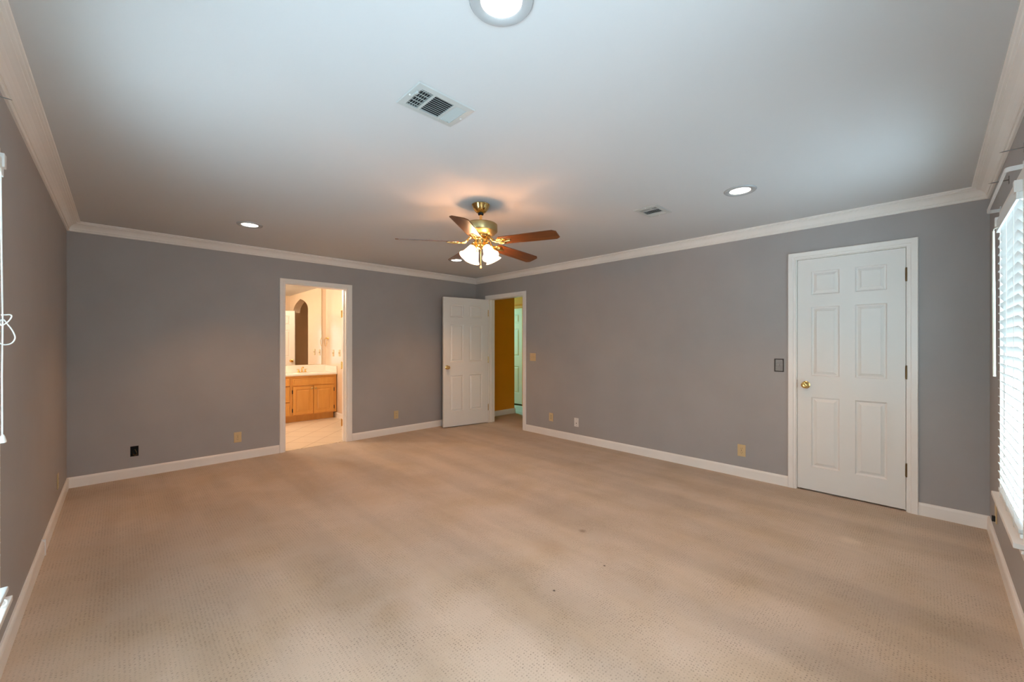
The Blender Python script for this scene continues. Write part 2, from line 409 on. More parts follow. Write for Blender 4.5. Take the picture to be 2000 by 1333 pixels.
def hinge(parent, loc, m='brass_aged', name='hinge', leaf=(.012, .03)):
    bm = B(); x, y, z = loc
    for k in range(3): 
        mx = Matrix.Translation((x, y, z-.045+.03*k)); lathe(bm, [(.0065, .0005), (.0065, .0295)], mx, 12)
    mx = Matrix.Translation((x, y, z-.05)); lathe(bm, [(.004, -.004), (.006, 0), (.006, .1), (.004, .104)], mx, 12)
    return obj(name, bm, m, parent, smooth=True)
def hinge_leaf(parent, b, m='brass_aged'):
    bm = B(); box(bm, *b); return obj('hinge_leaf', bm, m, parent)

def casing(bm, a0, a1, top, wl, wr, f):
    """door casing with a simple stepped profile. f(s, o, z)-> 3d, s along wall, o offset into room"""
    prof = [(0, .010), (.006, .013), (.3, .013), (.36, .017), (.92, .019), (1, .012), (1, 0), (0, 0)]
    def piece(p):  # p: list of ((s,z) inner start,(s,z) outer start),(inner end, outer end)
        (i0, o0), (i1, o1) = p; n = len(prof)
        A = [bm.verts.new(f(i0[0]+(o0[0]-i0[0])*t, q, i0[1]+(o0[1]-i0[1])*t)) for t, q in prof]
        C = [bm.verts.new(f(i1[0]+(o1[0]-i1[0])*t, q, i1[1]+(o1[1]-i1[1])*t)) for t, q in prof]
        for i in range(n): bm.faces.new((A[i], A[(i+1) % n], C[(i+1) % n], C[i]))
        bm.faces.new(A); bm.faces.new(C)
    wt = .060
    piece((((a0, 0), (a0-wl, 0)), ((a0, top), (a0-wl, top+wt))))
    piece((((a0, top), (a0-wl, top+wt)), ((a1, top), (a1+wr, top+wt))))
    piece((((a1, 0), (a1+wr, 0)), ((a1, top), (a1+wr, top+wt))))

# closet door (closed) in the right wall: leaf local x runs along -y, front face towards -x
d1 = thing('door_1', 'closed white six panel closet door near the right corner', 'door', kind='structure')
bm = B(); casing(bm, CL[0]+.006, CL[1]-.006, CL[2]-.006, .062, .062, lambda s, o, z: Vector((-o, s, z)))
obj('door_casing', bm, 'trim', d1)
bm = B()
box(bm, 0, .12, CL[0], CL[0]+.012, 0, CL[2]); box(bm, 0, .12, CL[1]-.012, CL[1], 0, CL[2]); box(bm, 0, .12, CL[0]+.012, CL[1]-.012, CL[2]-.012, CL[2])
box(bm, .045, .057, CL[0]+.012, CL[0]+.024, 0, CL[2]-.012); box(bm, .045, .057, CL[1]-.024, CL[1]-.012, 0, CL[2]-.012)
obj('door_jamb', bm, 'trim', d1)
pv = bpy.data.objects.new('door_panel', None); COL.objects.link(pv); bpy.data.objects.remove(pv)
leaf_y1 = -4.603; W1 = .702
L = six_panel(W1, 2.048, .035, [(.102, .297), (.400, .595)], [(.207, .824), (1.012, 1.622), (1.730, 1.935)], d1)
L.location = (.037, leaf_y1, .015); L.rotation_euler = (0, 0, -math.pi/2)
knob(L, (.062, -.035, .93), (0, -1, 0))
bm = B(); box(bm, .0015, .0035, -4.6035, -4.600, .915, .985); 
obj('strike_plate', bm, 'bronze', d1)
for z in (1.853, 1.088, .325): hinge(d1, (-.004, -5.309, z), 'bronze')

bm = B(); box(bm, .07, .8, -LC-.06, -LC, -.05, H); box(bm, .8, .9, -LC-.06, -4.1, -.05, H); box(bm, .07, .8, -4.2, -4.1, -.05, H); box(bm, .07, .9, -LC-.06, -4.1, H, H+.05); box(bm, .07, .9, -LC-.06, -4.1, -.06, 0)  # unseen shell added to stop light leaking under the closet door
struct('wall_closet', bm, 'wall', 'unseen closet walls added behind the closed white door', 'wall')
# hall door (open into the room) : hinge at the left jamb
d2 = thing('door_2', 'white six panel door standing open beside the hall doorway', 'door', kind='structure')
bm = B(); casing(bm, EN[0]+.006, EN[1]-.006, EN[2]-.006, .065, .072, lambda s, o, z: Vector((-o, s, z)))
obj('door_casing', bm, 'trim', d2)
bm = B()
box(bm, 0, .13, EN[0], EN[0]+.012, 0, EN[2]); box(bm, 0, .13, EN[1]-.012, EN[1], 0, EN[2]); box(bm, 0, .13, EN[0]+.012, EN[1]-.012, EN[2]-.012, EN[2])
box(bm, .045, .08, EN[0]+.012, EN[0]+.022, 0, EN[2]-.012); box(bm, .045, .08, EN[1]-.022, EN[1]-.012, 0, EN[2]-.012)
obj('door_jamb', bm, 'trim', d2)
W2 = .80
L = six_panel(W2, 2.030, .035, [(.115, .345), (.455, .685)], [(.230, .800), (1.015, 1.600), (1.715, 1.915)], d2)
# local x from the hinge outward; local -y is the face towards the camera
ang = math.radians(180 - 10)
L.location = (-.022, -.336, .014)
L.rotation_euler = (0, 0, ang)
# mirror so that the face with y=-T looks at the room: rotate puts +y local facing -y world, so both faces are panelled anyway
knob(L, (W2-.062, 0, .93), (0, 1, 0))
knob(L, (W2-.062, -.035, .93), (0, -1, 0))
for z in (1.82, 1.05, .26): hinge(d2, (-.012, -.330, z), 'brass')

# bathroom doorway in the far wall, leaf swung into the bathroom
d3 = thing('door_3', 'white cased doorway opening to the lit bathroom', 'doorway', kind='structure')
bm = B(); casing(bm, BA[0]+.006, BA[1]-.006, BA[2]-.006, .060, .076, lambda s, o, z: Vector((s, -o, z)))
obj('door_casing', bm, 'trim', d3)
bm = B()
box(bm, BA[0], BA[0]+.012, 0, .13, 0, BA[2]); box(bm, BA[1]-.012, BA[1], 0, .13, 0, BA[2]); box(bm, BA[0]+.012, BA[1]-.012, 0, .13, BA[2]-.012, BA[2])
box(bm, BA[0]+.012, BA[0]+.022, .05, .085, 0, BA[2]-.012); box(bm, BA[1]-.022, BA[1]-.012, .05, .085, 0, BA[2]-.012)
obj('door_jamb', bm, 'trim', d3)
L = six_panel(.73, 2.02, .035, [(.105, .315), (.415, .625)], [(.230, .800), (1.015, 1.600), (1.715, 1.915)], d3)
L.location = (BA[1]-.004, .150, .012); L.rotation_euler = (0, 0, math.radians(40))
knob(L, (.73-.062, 0, .93), (0, 1, 0)); knob(L, (.73-.062, -.035, .93), (0, -1, 0))
for z in (1.72, 1.02, .24):
    hinge(d3, (BA[1]-.016, .138, z), 'brass')
    hinge_leaf(d3, (BA[1]-.0145, BA[1]-.0118, .094, .132, z-.045, z+.045), 'brass')

# ------------------------------------------------------------------ bathroom
BX0, BX1, BY1 = -4.4, -1.64, 2.42
bm = B(); box(bm, BX0, 0.0, .035, BY1, -.1, .004); box(bm, BA[0]+.012, BA[1]-.012, .02, .035, -.05, .004)
struct('floor_bathroom', bm, 'tile', 'peach tile bathroom floor laid diagonally', 'tile floor')
bm = B(); box(bm, BX0-.1, 0.0, .07, BY1+.1, 2.40, 2.5)
struct('ceiling_bathroom', bm, 'ceiling', 'bathroom ceiling', 'ceiling')
bm = B(); slab(bm, BX0, BX1, [(BA[0], BA[1], 0, BA[2])], 2.40, lambda b, s0, s1, z0, z1: box(b, s0, s1, .07, .13, z0, z1))
struct('wall_bathroom_near', bm, 'bathwall', 'cream bathroom wall around the bathroom doorway', 'wall')
bm = B(); box(bm, BX0-.1, .0, BY1, BY1+.1, 0, 2.40)
struct('wall_bathroom_far', bm, 'bathwall', 'cream painted bathroom wall behind the vanity', 'wall')
bm = B(); box(bm, BX0-.1, BX0, .07, BY1, 0, 2.40)
struct('wall_bathroom_left', bm, 'bathwall', 'cream bathroom wall at the left end of the vanity', 'wall')
# right bathroom wall with a pointed arch opening to an alcove
bm = B()
ya, yb, zs, za = .40, 1.39, 2.02, 2.27
arch = []
ym = (ya+yb)/2
outl = [(.13, 0), (ya, 0), (ya, zs)]
for k in range(1, 9):
    t = k/8; outl.append((ya + (ym-ya)*(1-math.cos(t*math.pi/3))/.5, zs + (za-zs)*math.sin(t*math.pi/3)/math.sin(math.pi/3)))
for k in range(7, -1, -1):
    t = k/8; outl.append((yb - (yb-ym)*(1-math.cos(t*math.pi/3))/.5, zs + (za-zs)*math.sin(t*math.pi/3)/math.sin(math.pi/3)))
outl += [(yb, 0), (BY1, 0), (BY1, 2.40), (.13, 2.40)]
prism(bm, outl, lambda u, v, k: Vector((BX1 + .14*k, u, v)))
box(bm, -.62, -.5, .07, BY1, 0, 2.40); box(bm, BX1+.14, -.62, .07, .13, 0, 2.4)
struct('wall_bathroom_right', bm, 'bathwall', 'cream bathroom side wall with a pointed arch opening', 'wall')
bm = B(); sweep(bm, (BX1, BY1, 0), (BX1, yb, 0), (-1, 0, 0), base_prof, 0, 0)
struct('baseboard_bathroom', bm, 'trim', 'white baseboard beside the bathroom vanity', 'baseboard')

# vanity
VX0, VX1, VY = -4.0, -1.655, 1.88
van = thing('vanity_cabinet', 'honey wood bathroom vanity cabinet with raised panel doors', 'vanity cabinet', (VX1, VY, 0))
bm = B(); box(bm, VX0-VX1, 0, .02, BY1-VY, .115, .775); box(bm, VX0-VX1, -.02, .085, BY1-VY, 0.004, .115)
obj('cabinet_body', bm, 'oak', van)
bm = B()
# face frame
def fr(x0, x1, z0, z1): box(bm, x0-VX1, x1-VX1, 0, .02, z0, z1)
fr(VX0, VX1, .74, .775); fr(VX0, VX1, .115, .135); fr(VX1-.045, VX1, .135, .74); fr(-2.405, -2.365, .135, .74); fr(-2.365, VX1-.045, .60, .615)
fr(VX0, VX0+.04, .135, .74); fr(-3.00, -2.96, .135, .74)
obj('face_frame', bm, 'oak', van, bevel=.001)
def raised(x0, x1, z0, z1, name, parent):
    bm = B(); T = .018
    c0 = [(x0, z0), (x1, z0), (x1, z1), (x0, z1)]
    back = [bm.verts.new((x-VX1, 0, z)) for x, z in c0]; prev = back
    big = (z1-z0) > .3
    loops = [(0, -T+.003), (.003, -T)] + ([(.048, -T), (.052, -T+.007), (.060, -T+.007), (.080, -T+.001)] if big else [(.018, -T), (.022, -T+.004), (.028, -T+.002)])
    for ins, y in loops:
        cc = [bm.verts.new((x-VX1, y, z)) for x, z in ((x0+ins, z0+ins), (x1-ins, z0+ins), (x1-ins, z1-ins), (x0+ins, z1-ins))]
        for i in range(4): bm.faces.new((prev[i], prev[(i+1) % 4], cc[(i+1) % 4], cc[i]))
        prev = cc
    bm.faces.new(prev); bm.faces.new(back)
    return obj(name, bm, 'oak', parent)
raised(-2.365, -1.705, .615, .735, 'false_front', van)
def pull(parent, x, z):
    bm = B()
    lathe(bm, [(0, 0), (.009, 0), (.009, .003), (.005, .006), (.006, .014), (.013, .019), (.014, .024), (.009, .029), (0, .030)], Matrix.Translation((x-VX1, -.018, z)) @ Matrix.Rotation(math.pi/2, 4, 'X'), 16, False)
    lathe(bm, [(0, 0), (.006, 0), (.004, .004), (.0, .005)], Matrix.Translation((x-VX1, -.018, z-.022)) @ Matrix.Rotation(math.pi/2, 4, 'X'), 12, False)
    return obj('knob', bm, 'brass_aged', parent, smooth=True)
dl = raised(-2.360, -2.043, .130, .600, 'cabinet_door', van); pull(dl, -2.070, .56)
dr = raised(-2.037, -1.705, .130, .600, 'cabinet_door', van); pull(dr, -2.010, .56)
for x, zz in ((-2.367, (.515, .205)), (-1.697, (.515, .205))):
    for z in zz:
        bm = B(); box(bm, x-VX1-.006, x-VX1+.006, -.012, 0, z-.026, z+.026); tube(bm, [(x-VX1, -.013, z-.034), (x-VX1, -.013, z+.034)], .004)
        obj('hinge', bm, 'dark', van)
for z0, z1 in ((.615, .735), (.352, .602), (.130, .338)):
    dw = raised(-2.955, -2.410, z0, z1, 'drawer', van)
    bm = B(); tube(bm, [(-2.72-VX1, -.018, (z0+z1)/2), (-2.72-VX1, -.040, (z0+z1)/2), (-2.64-VX1, -.040, (z0+z1)/2), (-2.64-VX1, -.018, (z0+z1)/2)], .005)
    obj('handle', bm, 'brass_aged', dw)
dl2 = raised(-3.470, -3.005, .130, .602, 'cabinet_door', van); dr2 = raised(-3.955, -3.475, .130, .602, 'cabinet_door', van)
ct = thing('countertop', 'cream bathroom countertop with backsplash on the vanity', 'countertop', (VX1, VY, .775))
bm = B(); box(bm, VX0-VX1, .012, -.022, BY1-VY-.001, 0, .028)
obj('slab', bm, 'counter', ct, bevel=.006)
bm = B(); box(bm, VX0-VX1, .012, BY1-VY-.022, BY1-VY, .028, .155); 
obj('backsplash', bm, 'counter', ct, bevel=.003)
bm = B(); box(bm, -.008, .013, -.015, BY1-VY-.022, .028, .14)
obj('side_splash', bm, 'counter', ct, bevel=.003)
bm = B(); lathe(bm, [(.21, .0285), (.205, .0335), (.19, .0335), (.178, .030), (.15, .0295), (.0, .0292)], Matrix.Translation((-2.08-VX1, .25, 0)) @ Matrix.Diagonal((1, .72, 1, 1)), 36, False)
obj('basin_rim', bm, 'counter', ct, smooth=True)
fa = thing('faucet', 'small brass two handle faucet on the bathroom countertop', 'faucet', (-2.095, 2.30, .803))
bm = B(); box(bm, -.075, .075, -.022, .022, 0, .012); obj('base_plate', bm, 'brass', fa, bevel=.004)
bm = B(); lathe(bm, [(.017, .012), (.012, .03), (.010, .075)], None, 16); tube(bm, [(0, 0, .07), (0, -.02, .095), (0, -.06, .10), (0, -.095, .082)], .008); obj('spout', bm, 'brass', fa, smooth=True)
for s in (-1, 1):
    bm = B(); lathe(bm, [(.019, .012), (.014, .03), (.009, .045), (.012, .055), (.006, .062)], Matrix.Translation((s*.055, 0, 0)), 16); tube(bm, [(s*.055, 0, .052), (s*.085, -.01, .060)], [.005, .004]); obj('handle', bm, 'brass', fa, smooth=True)
mi = thing('wall_mirror', 'frameless mirror above the bathroom countertop', 'mirror', (-2.82, BY1, .935))
bm = B(); box(bm, -1.1, 1.095, -.008, -.001, 0, 1.445); obj('glass_panel', bm, 'mirror', mi)
bm = B(); box(bm, 1.095, 1.101, -.010, 0, 0, 1.445); box(bm, -1.1, 1.101, -.010, 0, -.006, 0); obj('edge_channel', bm, 'brass_aged', mi)
tr = thing('towel_ring', 'brass towel ring on the bathroom side wall', 'towel ring', (BX1, 2.31, 1.415))
bm = B(); lathe(bm, [(.024, 0), (.024, .006), (.012, .012), (.009, .05), (.013, .055), (0, .058)], Matrix.Rotation(-math.pi/2, 4, 'Y'), 20, False); obj('post', bm, 'brass', tr, smooth=True)
bm = B(); tube(bm, [(-.048, .072*math.sin(a), -.072+.072*math.cos(a)) for a in [2*math.pi*k/36 for k in range(37)]], .004, 8, False); obj('ring', bm, 'brass', tr, smooth=True)

# ------------------------------------------------------------------ hall beyond the right wall
HX = 1.67
bm = B(); box(bm, .07, .13, -1.6, EN[0], 0, H); box(bm, .07, .13, EN[0], EN[1], EN[2], H); box(bm, .07, .13, EN[1], .04, 0, H)
box(bm, .07, .96, .04, .16, 0, H); box(bm, .84, .96, .16, 2.2, 0, H)
box(bm, .07, 3.0, -1.7, -1.6, 0, H); box(bm, .84, .96, 2.2, 2.3, 0, H)
struct('wall_hall', bm, 'orange', 'amber painted hall wall seen through the open doorway', 'wall')
HD = (.515, 1.29, 2.07)
bm = B(); slab(bm, -1.6, 2.2, [(HD[0], HD[1], 0, HD[2])], H, lambda b, s0, s1, z0, z1: box(b, HX, HX+.1, s0, s1, z0, z1))
struct('wall_hall_far', bm, 'orange', 'amber painted wall at the end of the hall', 'wall')
bm = B(); slab(bm, .96, HX, [(1.30, 1.60, 1.2, 2.05)], H, lambda b, s0, s1, z0, z1: box(b, s0, s1, 2.2, 2.3, z0, z1))  # unseen opening added to let daylight onto the hall door
struct('wall_hall_end', bm, 'orange', 'amber hall end wall with an added unseen window opening', 'wall')
bm = B(); box(bm, .07, 3.0, -1.7, 2.3, H, H+.1)
struct('ceiling_hall', bm, 'ceiling', 'hall ceiling', 'ceiling')
bm = B(); sweep(bm, (.13, .04, 0), (.96+.014, .04, 0), (0, -1, 0), base_prof, 0, 0); sweep(bm, (.96, .026, 0), (.96, 2.2, 0), (1, 0, 0), base_prof, 0, 0)
struct('baseboard_hall', bm, 'trim', 'white baseboard under the amber hall wall', 'baseboard')
hd = bpy.data.lights.new('hall_cyan_fill', 'AREA'); hd.shape = 'RECTANGLE'; hd.size = .28; hd.size_y = .8; hd.energy = 36; hd.color = (.15, .95, 1)  # unseen cyan area lamp added to tint the far hall door
hdo = bpy.data.objects.new('hall_cyan_fill', hd); COL.objects.link(hdo); hdo.location = (1.45, 2.31, 1.62); hdo.rotation_euler = (-math.pi/2, 0, 0)
bm = B(); box(bm, HX+.1, HX+1.2, HD[0]-.3, HD[0]-.2, -.1, H); box(bm, HX+1.2, HX+1.3, HD[0]-.3, 2.3, -.1, H); box(bm, HX+.1, HX+1.2, 2.2, 2.3, -.1, H)  # unseen backing walls added so no light shows beneath the hall door
struct('wall_hall_room', bm, 'wall', 'unseen walls added behind the far hall door to block light', 'wall')
d4 = thing('door_4', 'white six panel door seen deep in the hall', 'door', kind='structure')
bm = B(); casing(bm, HD[0]+.006, HD[1]-.006, HD[2]-.006, .060, .060, lambda s, o, z: Vector((HX-o, s, z)))
obj('door_casing', bm, 'orange', d4)  # casing coloured amber to carry the orange light falling on it
L = six_panel(.76, 2.03, .035, [(.105, .325), (.435, .655)], [(.230, .800), (1.015, 1.600), (1.715, 1.915)], d4)
L.location = (HX+.037, HD[1]-.008, .035); L.rotation_euler = (0, 0, -math.pi/2)

# ------------------------------------------------------------------ windows
def window(idx, a0, a1, z0, side):
    """side 'D': along x on y=-LC ; side 'A': along y on x=-LB. local: s along wall, o offset outward(+)/into room(-)"""
    wnd = thing('window_%d' % idx, None, None, kind='structure')
    tag(wnd, {1: 'window with white stool at the right edge behind the slatted blind', 2: 'unseen double hung window added in the near wall for daylight',
              3: 'window at the left edge behind the closed blind', 4: 'unseen double hung window added in the left wall for daylight'}[idx], 'window')
    if side == 'D': P = lambda s, o, z: Vector((s, -LC-o, z))
    else: P = lambda s, o, z: Vector((-LB-o, s, z))
    def bx(bm, s0, s1, o0, o1, z0_, z1_):
        a, b = P(s0, o0, z0_), P(s1, o1, z1_)
        box(bm, min(a.x, b.x), max(a.x, b.x), min(a.y, b.y), max(a.y, b.y), z0_, z1_)
    f = .03; zt = WZ1
    bm = B()
    bx(bm, a0, a0+f, .06, .15, z0, zt); bx(bm, a1-f, a1, .06, .15, z0, zt); bx(bm, a0+f, a1-f, .06, .15, zt-f, zt); bx(bm, a0+f, a1-f, .06, .15, z0, z0+f)
    bx(bm, a0, a0+.012, 0, .06, z0, zt); bx(bm, a1-.012, a1, 0, .06, z0, zt); bx(bm, a0+.012, a1-.012, 0, .06, zt-.012, zt)
    obj('window_frame', bm, 'frost', wnd)
    zm = (z0+zt)/2
    for (za, zb, o) in ((z0+f, zm+.02, .075), (zm-.02, zt-f, .11)):
        bm = B(); b0, b1 = a0+f, a1-f
        bx(bm, b0, b0+.04, o, o+.03, za, zb); bx(bm, b1-.04, b1, o, o+.03, za, zb); bx(bm, b0+.04, b1-.04, o, o+.03, za, za+.045); bx(bm, b0+.04, b1-.04, o, o+.03, zb-.04, zb)
        sa = obj('sash', bm, 'frost', wnd)
        bm = B(); bx(bm, b0+.04, b1-.04, o+.013, o+.017, za+.045, zb-.04); obj('pane', bm, 'glass', sa)
    cw, cp = .055, .014
    bm = B(); bx(bm, a0-cw, a0, -cp, 0, z0, zt); bx(bm, a1, a1+cw, -cp, 0, z0, zt); bx(bm, a0-cw, a1+cw, -cp, 0, zt, zt+cw)
    obj('window_casing', bm, 'trim', wnd, bevel=.002)
    bm = B(); bx(bm, a0-cw+.015, a1+cw, -.045, 0, z0-.020, z0+.003); bx(bm, a0+.013, a1-.013, 0, .0745, z0-.020, z0+.003)
    obj('window_stool', bm, 'trim', wnd, bevel=.003)
    bm = B(); bx(bm, a0-cw, a1+cw, -.014, 0, z0-.022-.05, z0-.022); bx(bm, a0-cw, a1+cw, -.024, -.014, z0-.034, z0-.022)
    obj('apron', bm, 'trim', wnd, bevel=.002)
    return wnd, P, bx
w1 = window(1, WIN_D[0][0], WIN_D[0][1], WIN_D[0][2], 'D')
w2 = window(2, WIN_D[1][0], WIN_D[1][1], WIN_D[1][2], 'D')
w3 = window(3, WIN_A[0][0], WIN_A[0][1], WIN_A[0][2], 'A')
w4 = window(4, WIN_A[1][0], WIN_A[1][1], WIN_A[1][2], 'A')

# blinds --------------------------------------------------------------
def blind(root, P, a0, a1, ztop, zlow, n, pitch, tilt, rail_z, rail_off, far_hi, stack=0):
    """slats run a0..a1 ; room edge 0.024 into the room ; outer edge lower (tilt)"""
    zt = ztop
    def seg(bm, s0, s1, o0, z0_, o1, z1_, th=.0028, bow=.003):
        # a slat: cross-section polyline from the room edge (o0,z0) to the outer edge (o1,z1), slightly crowned
        pr = []
        K = 4
        dx, dz = o1-o0, z1_-z0_; l = math.hypot(dx, dz); nx, nz = -dz/l, dx/l
        if nz < 0: nx, nz = -nx, -nz
        for k in range(K+1):
            t = k/K; h = bow*4*t*(1-t); pr.append((o0+dx*t+nx*h, z0_+dz*t+nz*h))
        low = [(a-nx*th, b-nz*th) for a, b in pr]
        poly = pr + low[::-1]
        prism(bm, poly, lambda u, v, k: P(s0 if k == 0 else s1, u, v))
    for i in range(n):
        z = zlow + pitch*(n-1-i)
        t = tilt(i, n)
        bm = B(); seg(bm, a0, a1, -.024, z, -.024+.05*math.cos(t), z-.05*math.sin(t))
        obj('slat', bm, 'slat', root)
    for k in range(stack):
        bm = B(); zz = rail_z+.026+.0042*k; seg(bm, a0, a1, -.024, zz, .026, zz-.001, .0026, .002); obj('slat', bm, 'slat', root)
    def bx(bm, s0, s1, o0, o1, z0_, z1_):
        a, b = P(s0, o0, z0_), P(s1, o1, z1_); box(bm, min(a.x, b.x), max(a.x, b.x), min(a.y, b.y), max(a.y, b.y), a.z, b.z)
    bm = B(); bx(bm, a0, a1, rail_off, rail_off+.05, rail_z, rail_z+.018); obj('bottom_rail', bm, 'slat', root, bevel=.003)
    bm = B(); bx(bm, a0, a1, -.012, .040, zt-.040, zt); obj('headrail', bm, 'slat', root)
    bm = B(); bx(bm, a0-.012, a1+.012, -.032, -.024, zt-.062, zt+.003); bx(bm, a0-.012, a0-.006, -.024, .0, zt-.062, zt+.003); bx(bm, a1+.006, a1+.012, -.024, .0, zt-.062, zt+.003)
    obj('valance', bm, 'slat', root, bevel=.002)
    for s in (a0+.002, a1-.002):
        bm = B(); bx(bm, s-.018, s+.018, -.038, -.012, zt-.030, zt+.022); obj('bracket', bm, 'rod', root, bevel=.002)
    for s in (a0+.12, (a0+a1)/2, a1-.12):
        for o in (-.0265, .024*1.0):
            bm = B(); oo = o if o < 0 else .012
            tube(bm, [P(s, oo, zt-.05), P(s, oo, rail_z+.01)], .0011, 6); obj('ladder_cord', bm, 'cord', root)

zt = 2.005
b1 = thing('window_blind', 'white slatted blind with a tilt wand over the window at the right edge', 'window blind', (-1.2, -LC, .45))
P1 = lambda s, o, z: Vector((s+1.2, -o, z-.45))
blind(b1, P1, -1.575, -.825, zt, .547, 31, .0469, lambda i, n: math.radians(58 - 10*i/n), .458, -.02, 0, stack=4)
bm = B(); tube(bm, [P1(-.93, -.030, 1.955), P1(-.93, -.048, 1.945), P1(-.93, -.049, 1.93)], .0025); 
tube(bm, [P1(-.93, -.049, 1.935), P1(-.93, -.048, 1.6), P1(-.93, -.046, 1.13)], [.0045, .0065, .0060], 8); obj('tilt_wand', bm, 'wand', b1, smooth=True)
b2 = thing('window_blind', 'white slatted blind with a knotted cord at the left edge', 'window blind', (-LB, -3.37, .36))
P2 = lambda s, o, z: Vector((-o, s+3.37, z-.36))
blind(b2, P2, -3.745, -3.0, zt, .47, 33, .0468, lambda i, n: math.radians(60 - 8*i/n), .372, -.045, 0, stack=0)
# cords: a hanging pair with a bow knot and tassel
bm = B()
sC = -3.055
for dx in (-.006, .004): tube(bm, [P2(sC+dx, -.033, 1.96), P2(sC+dx, -.036, 1.6), P2(sC+dx*.6, -.038, 1.40)], .0018, 6)
tube(bm, [P2(sC, -.038, 1.40), P2(sC+.004, -.036, 1.2), P2(sC, -.037, .97)], .0024, 6)
lp = [(-.006, .012), (.010, .013), (.024, .014), (.028, .006), (.016, -.012), (-.004, -.026), (-.012, -.014), (0, -.004), (.014, -.022), (.030, -.046), (.038, -.072), (.026, -.092), (.004, -.098), (-.014, -.092)]
def smooth_path(p, n=5):
    p = [Vector(q) for q in p]; out = []
    for i in range(len(p)-1):
        a, b, c, d = p[max(i-1, 0)], p[i], p[i+1], p[min(i+2, len(p)-1)]
        for k in range(n):
            t = k/n; out.append(.5*((2*b)+(c-a)*t+(2*a-5*b+4*c-d)*t*t+(3*b-a-3*c+d)*t**3))
    return out + [p[-1]]
tube(bm, smooth_path([P2(sC+.0015*k, -.038-a*.72, 1.405+b) for k, (a, b) in enumerate(lp)]), .0021, 8)
obj('lift_cord', bm, 'cord', b2, smooth=True)
bm = B(); lathe(bm, [(.003, .03), (.006, .022), (.010, .004), (.009, 0), (0, 0)], Matrix.Translation(P2(sC, -.038, .945)), 14, False); obj('tassel', bm, 'cord', b2, smooth=True)
bm = B(); tube(bm, [P2(-3.02, -.034+.009*math.sin(a), .338+.012*math.cos(a)) for a in [2*math.pi*k/16 for k in range(17)]], .0028, 6, False); obj('cord_loop', bm, 'cord', b2, smooth=True)

# curtain rods ---------------------------------------------------------
def curtain_rod(name, label, P, s_far, s_near, z, prot):
    r = thing(name, label, 'curtain rod')
    bm = B(); t, h = .007, .020; rad = .022; K = 6
    path = [(s_far, 0)]; path += [(s_far - rad*(1-math.cos(math.pi/2*k/K))*(1 if s_near < s_far else -1), prot - rad + rad*math.sin(math.pi/2*k/K)) for k in range(K+1)]
    path += [(s_near + rad*(1-math.cos(math.pi/2*k/K)), prot - rad + rad*math.sin(math.pi/2*k/K)) for k in range(K, -1, -1)]; path.append((s_near, 0))
    cx = (s_far+s_near)/2
    inn = [(s + (t if s < cx else -t) if min(abs(s-s_far), abs(s-s_near)) < rad*.5 else s, max(0, o - (0 if o < prot-rad else t*((o-(prot-rad))/rad)))) for s, o in path]
    for (A, Bq), (C, D) in zip(zip(path, inn), zip(path[1:], inn[1:])):
        vs = [P(q[0], -q[1], zz) for zz in (z-h/2, z+h/2) for q in (A, Bq, D, C)]
        v = [bm.verts.new(x) for x in vs]
        for f in ((0, 1, 2, 3), (4, 5, 6, 7), (0, 3, 7, 4), (1, 2, 6, 5)): bm.faces.new([v[i] for i in f])
    obj('rod', bm, 'rod', r)
    for s in (s_far, s_near):
        bm = B(); q = P(s, 0, z); w_ = P(s, -.004, z)
        e = .012
        if abs(q.x-w_.x) < 1e-6: box(bm, q.x-e, q.x+e, q.y, q.y+.004, z-.022, z+.022)
        else: box(bm, q.x, q.x+.004, q.y-e, q.y+e, z-.022, z+.022)
        obj('bracket', bm, 'rod', r)
    return r
PD = lambda s, o, z: Vector((s, -LC-o, z)); PA = lambda s, o, z: Vector((-LB-o, s, z))
curtain_rod('curtain_rod', 'white flat curtain rod above the right edge window blind', PD, -.64, -1.505, 2.105, .056)
def hook(P, s, z, label):
    o = thing('rod_hook', label, 'curtain hook', group='thin metal rod hooks above the windows')
    bm = B(); tube(bm, [P(s, 0, z), P(s, -.058, z), P(s, -.072, z-.001)], [.0028, .0024, .0006], 8); obj('arm', bm, 'steel', o, smooth=True)
    bm = B(); q, w_ = P(s-.008, 0, z-.02), P(s+.008, -.002, z+.02)
    box(bm, min(q.x, w_.x), max(q.x, w_.x), min(q.y, w_.y), max(q.y, w_.y), z-.02, z+.02); obj('plate', bm, 'steel', o)
hook(PD, -1.50, 2.19, 'thin metal rod hook above the near end of the right edge window')
hook(PD, -1.00, 2.185, 'thin metal rod hook crossing the white curtain rod')
hook(PA, -3.15, 2.185, 'thin metal rod hook on the wall at the left edge')

# ------------------------------------------------------------------ ceiling fixtures
def recessed(loc, label):
    r = thing('recessed_light', label, 'recessed light', (*loc, H), group='recessed ceiling lights')
    return r
rl = recessed((-3.52, -4.475), 'large looking recessed ceiling light cut by the top edge')
bm = B(); lathe(bm, [(.067, -.004), (.070, -.007), (.088, -.0105), (.100, -.0085), (.1045, -.003), (.105, 0)], None, 48, False); obj('trim_ring', bm, 'lightring', rl, smooth=True)
bm = B(); lathe(bm, [(.0675, -.0035), (.0001, -.0045)], None, 48, False); obj('lens', bm, 'lens', rl)
for loc, lb in (((-1.187, -4.483), 'recessed ceiling light right of the small air vent'), ((-3.54, -1.04), 'recessed ceiling light at the left beyond the crown corner'), ((-1.217, -1.09), 'recessed ceiling light just behind the fan lamps')):
    dup(rl, loc=(*loc, H), label=lb)

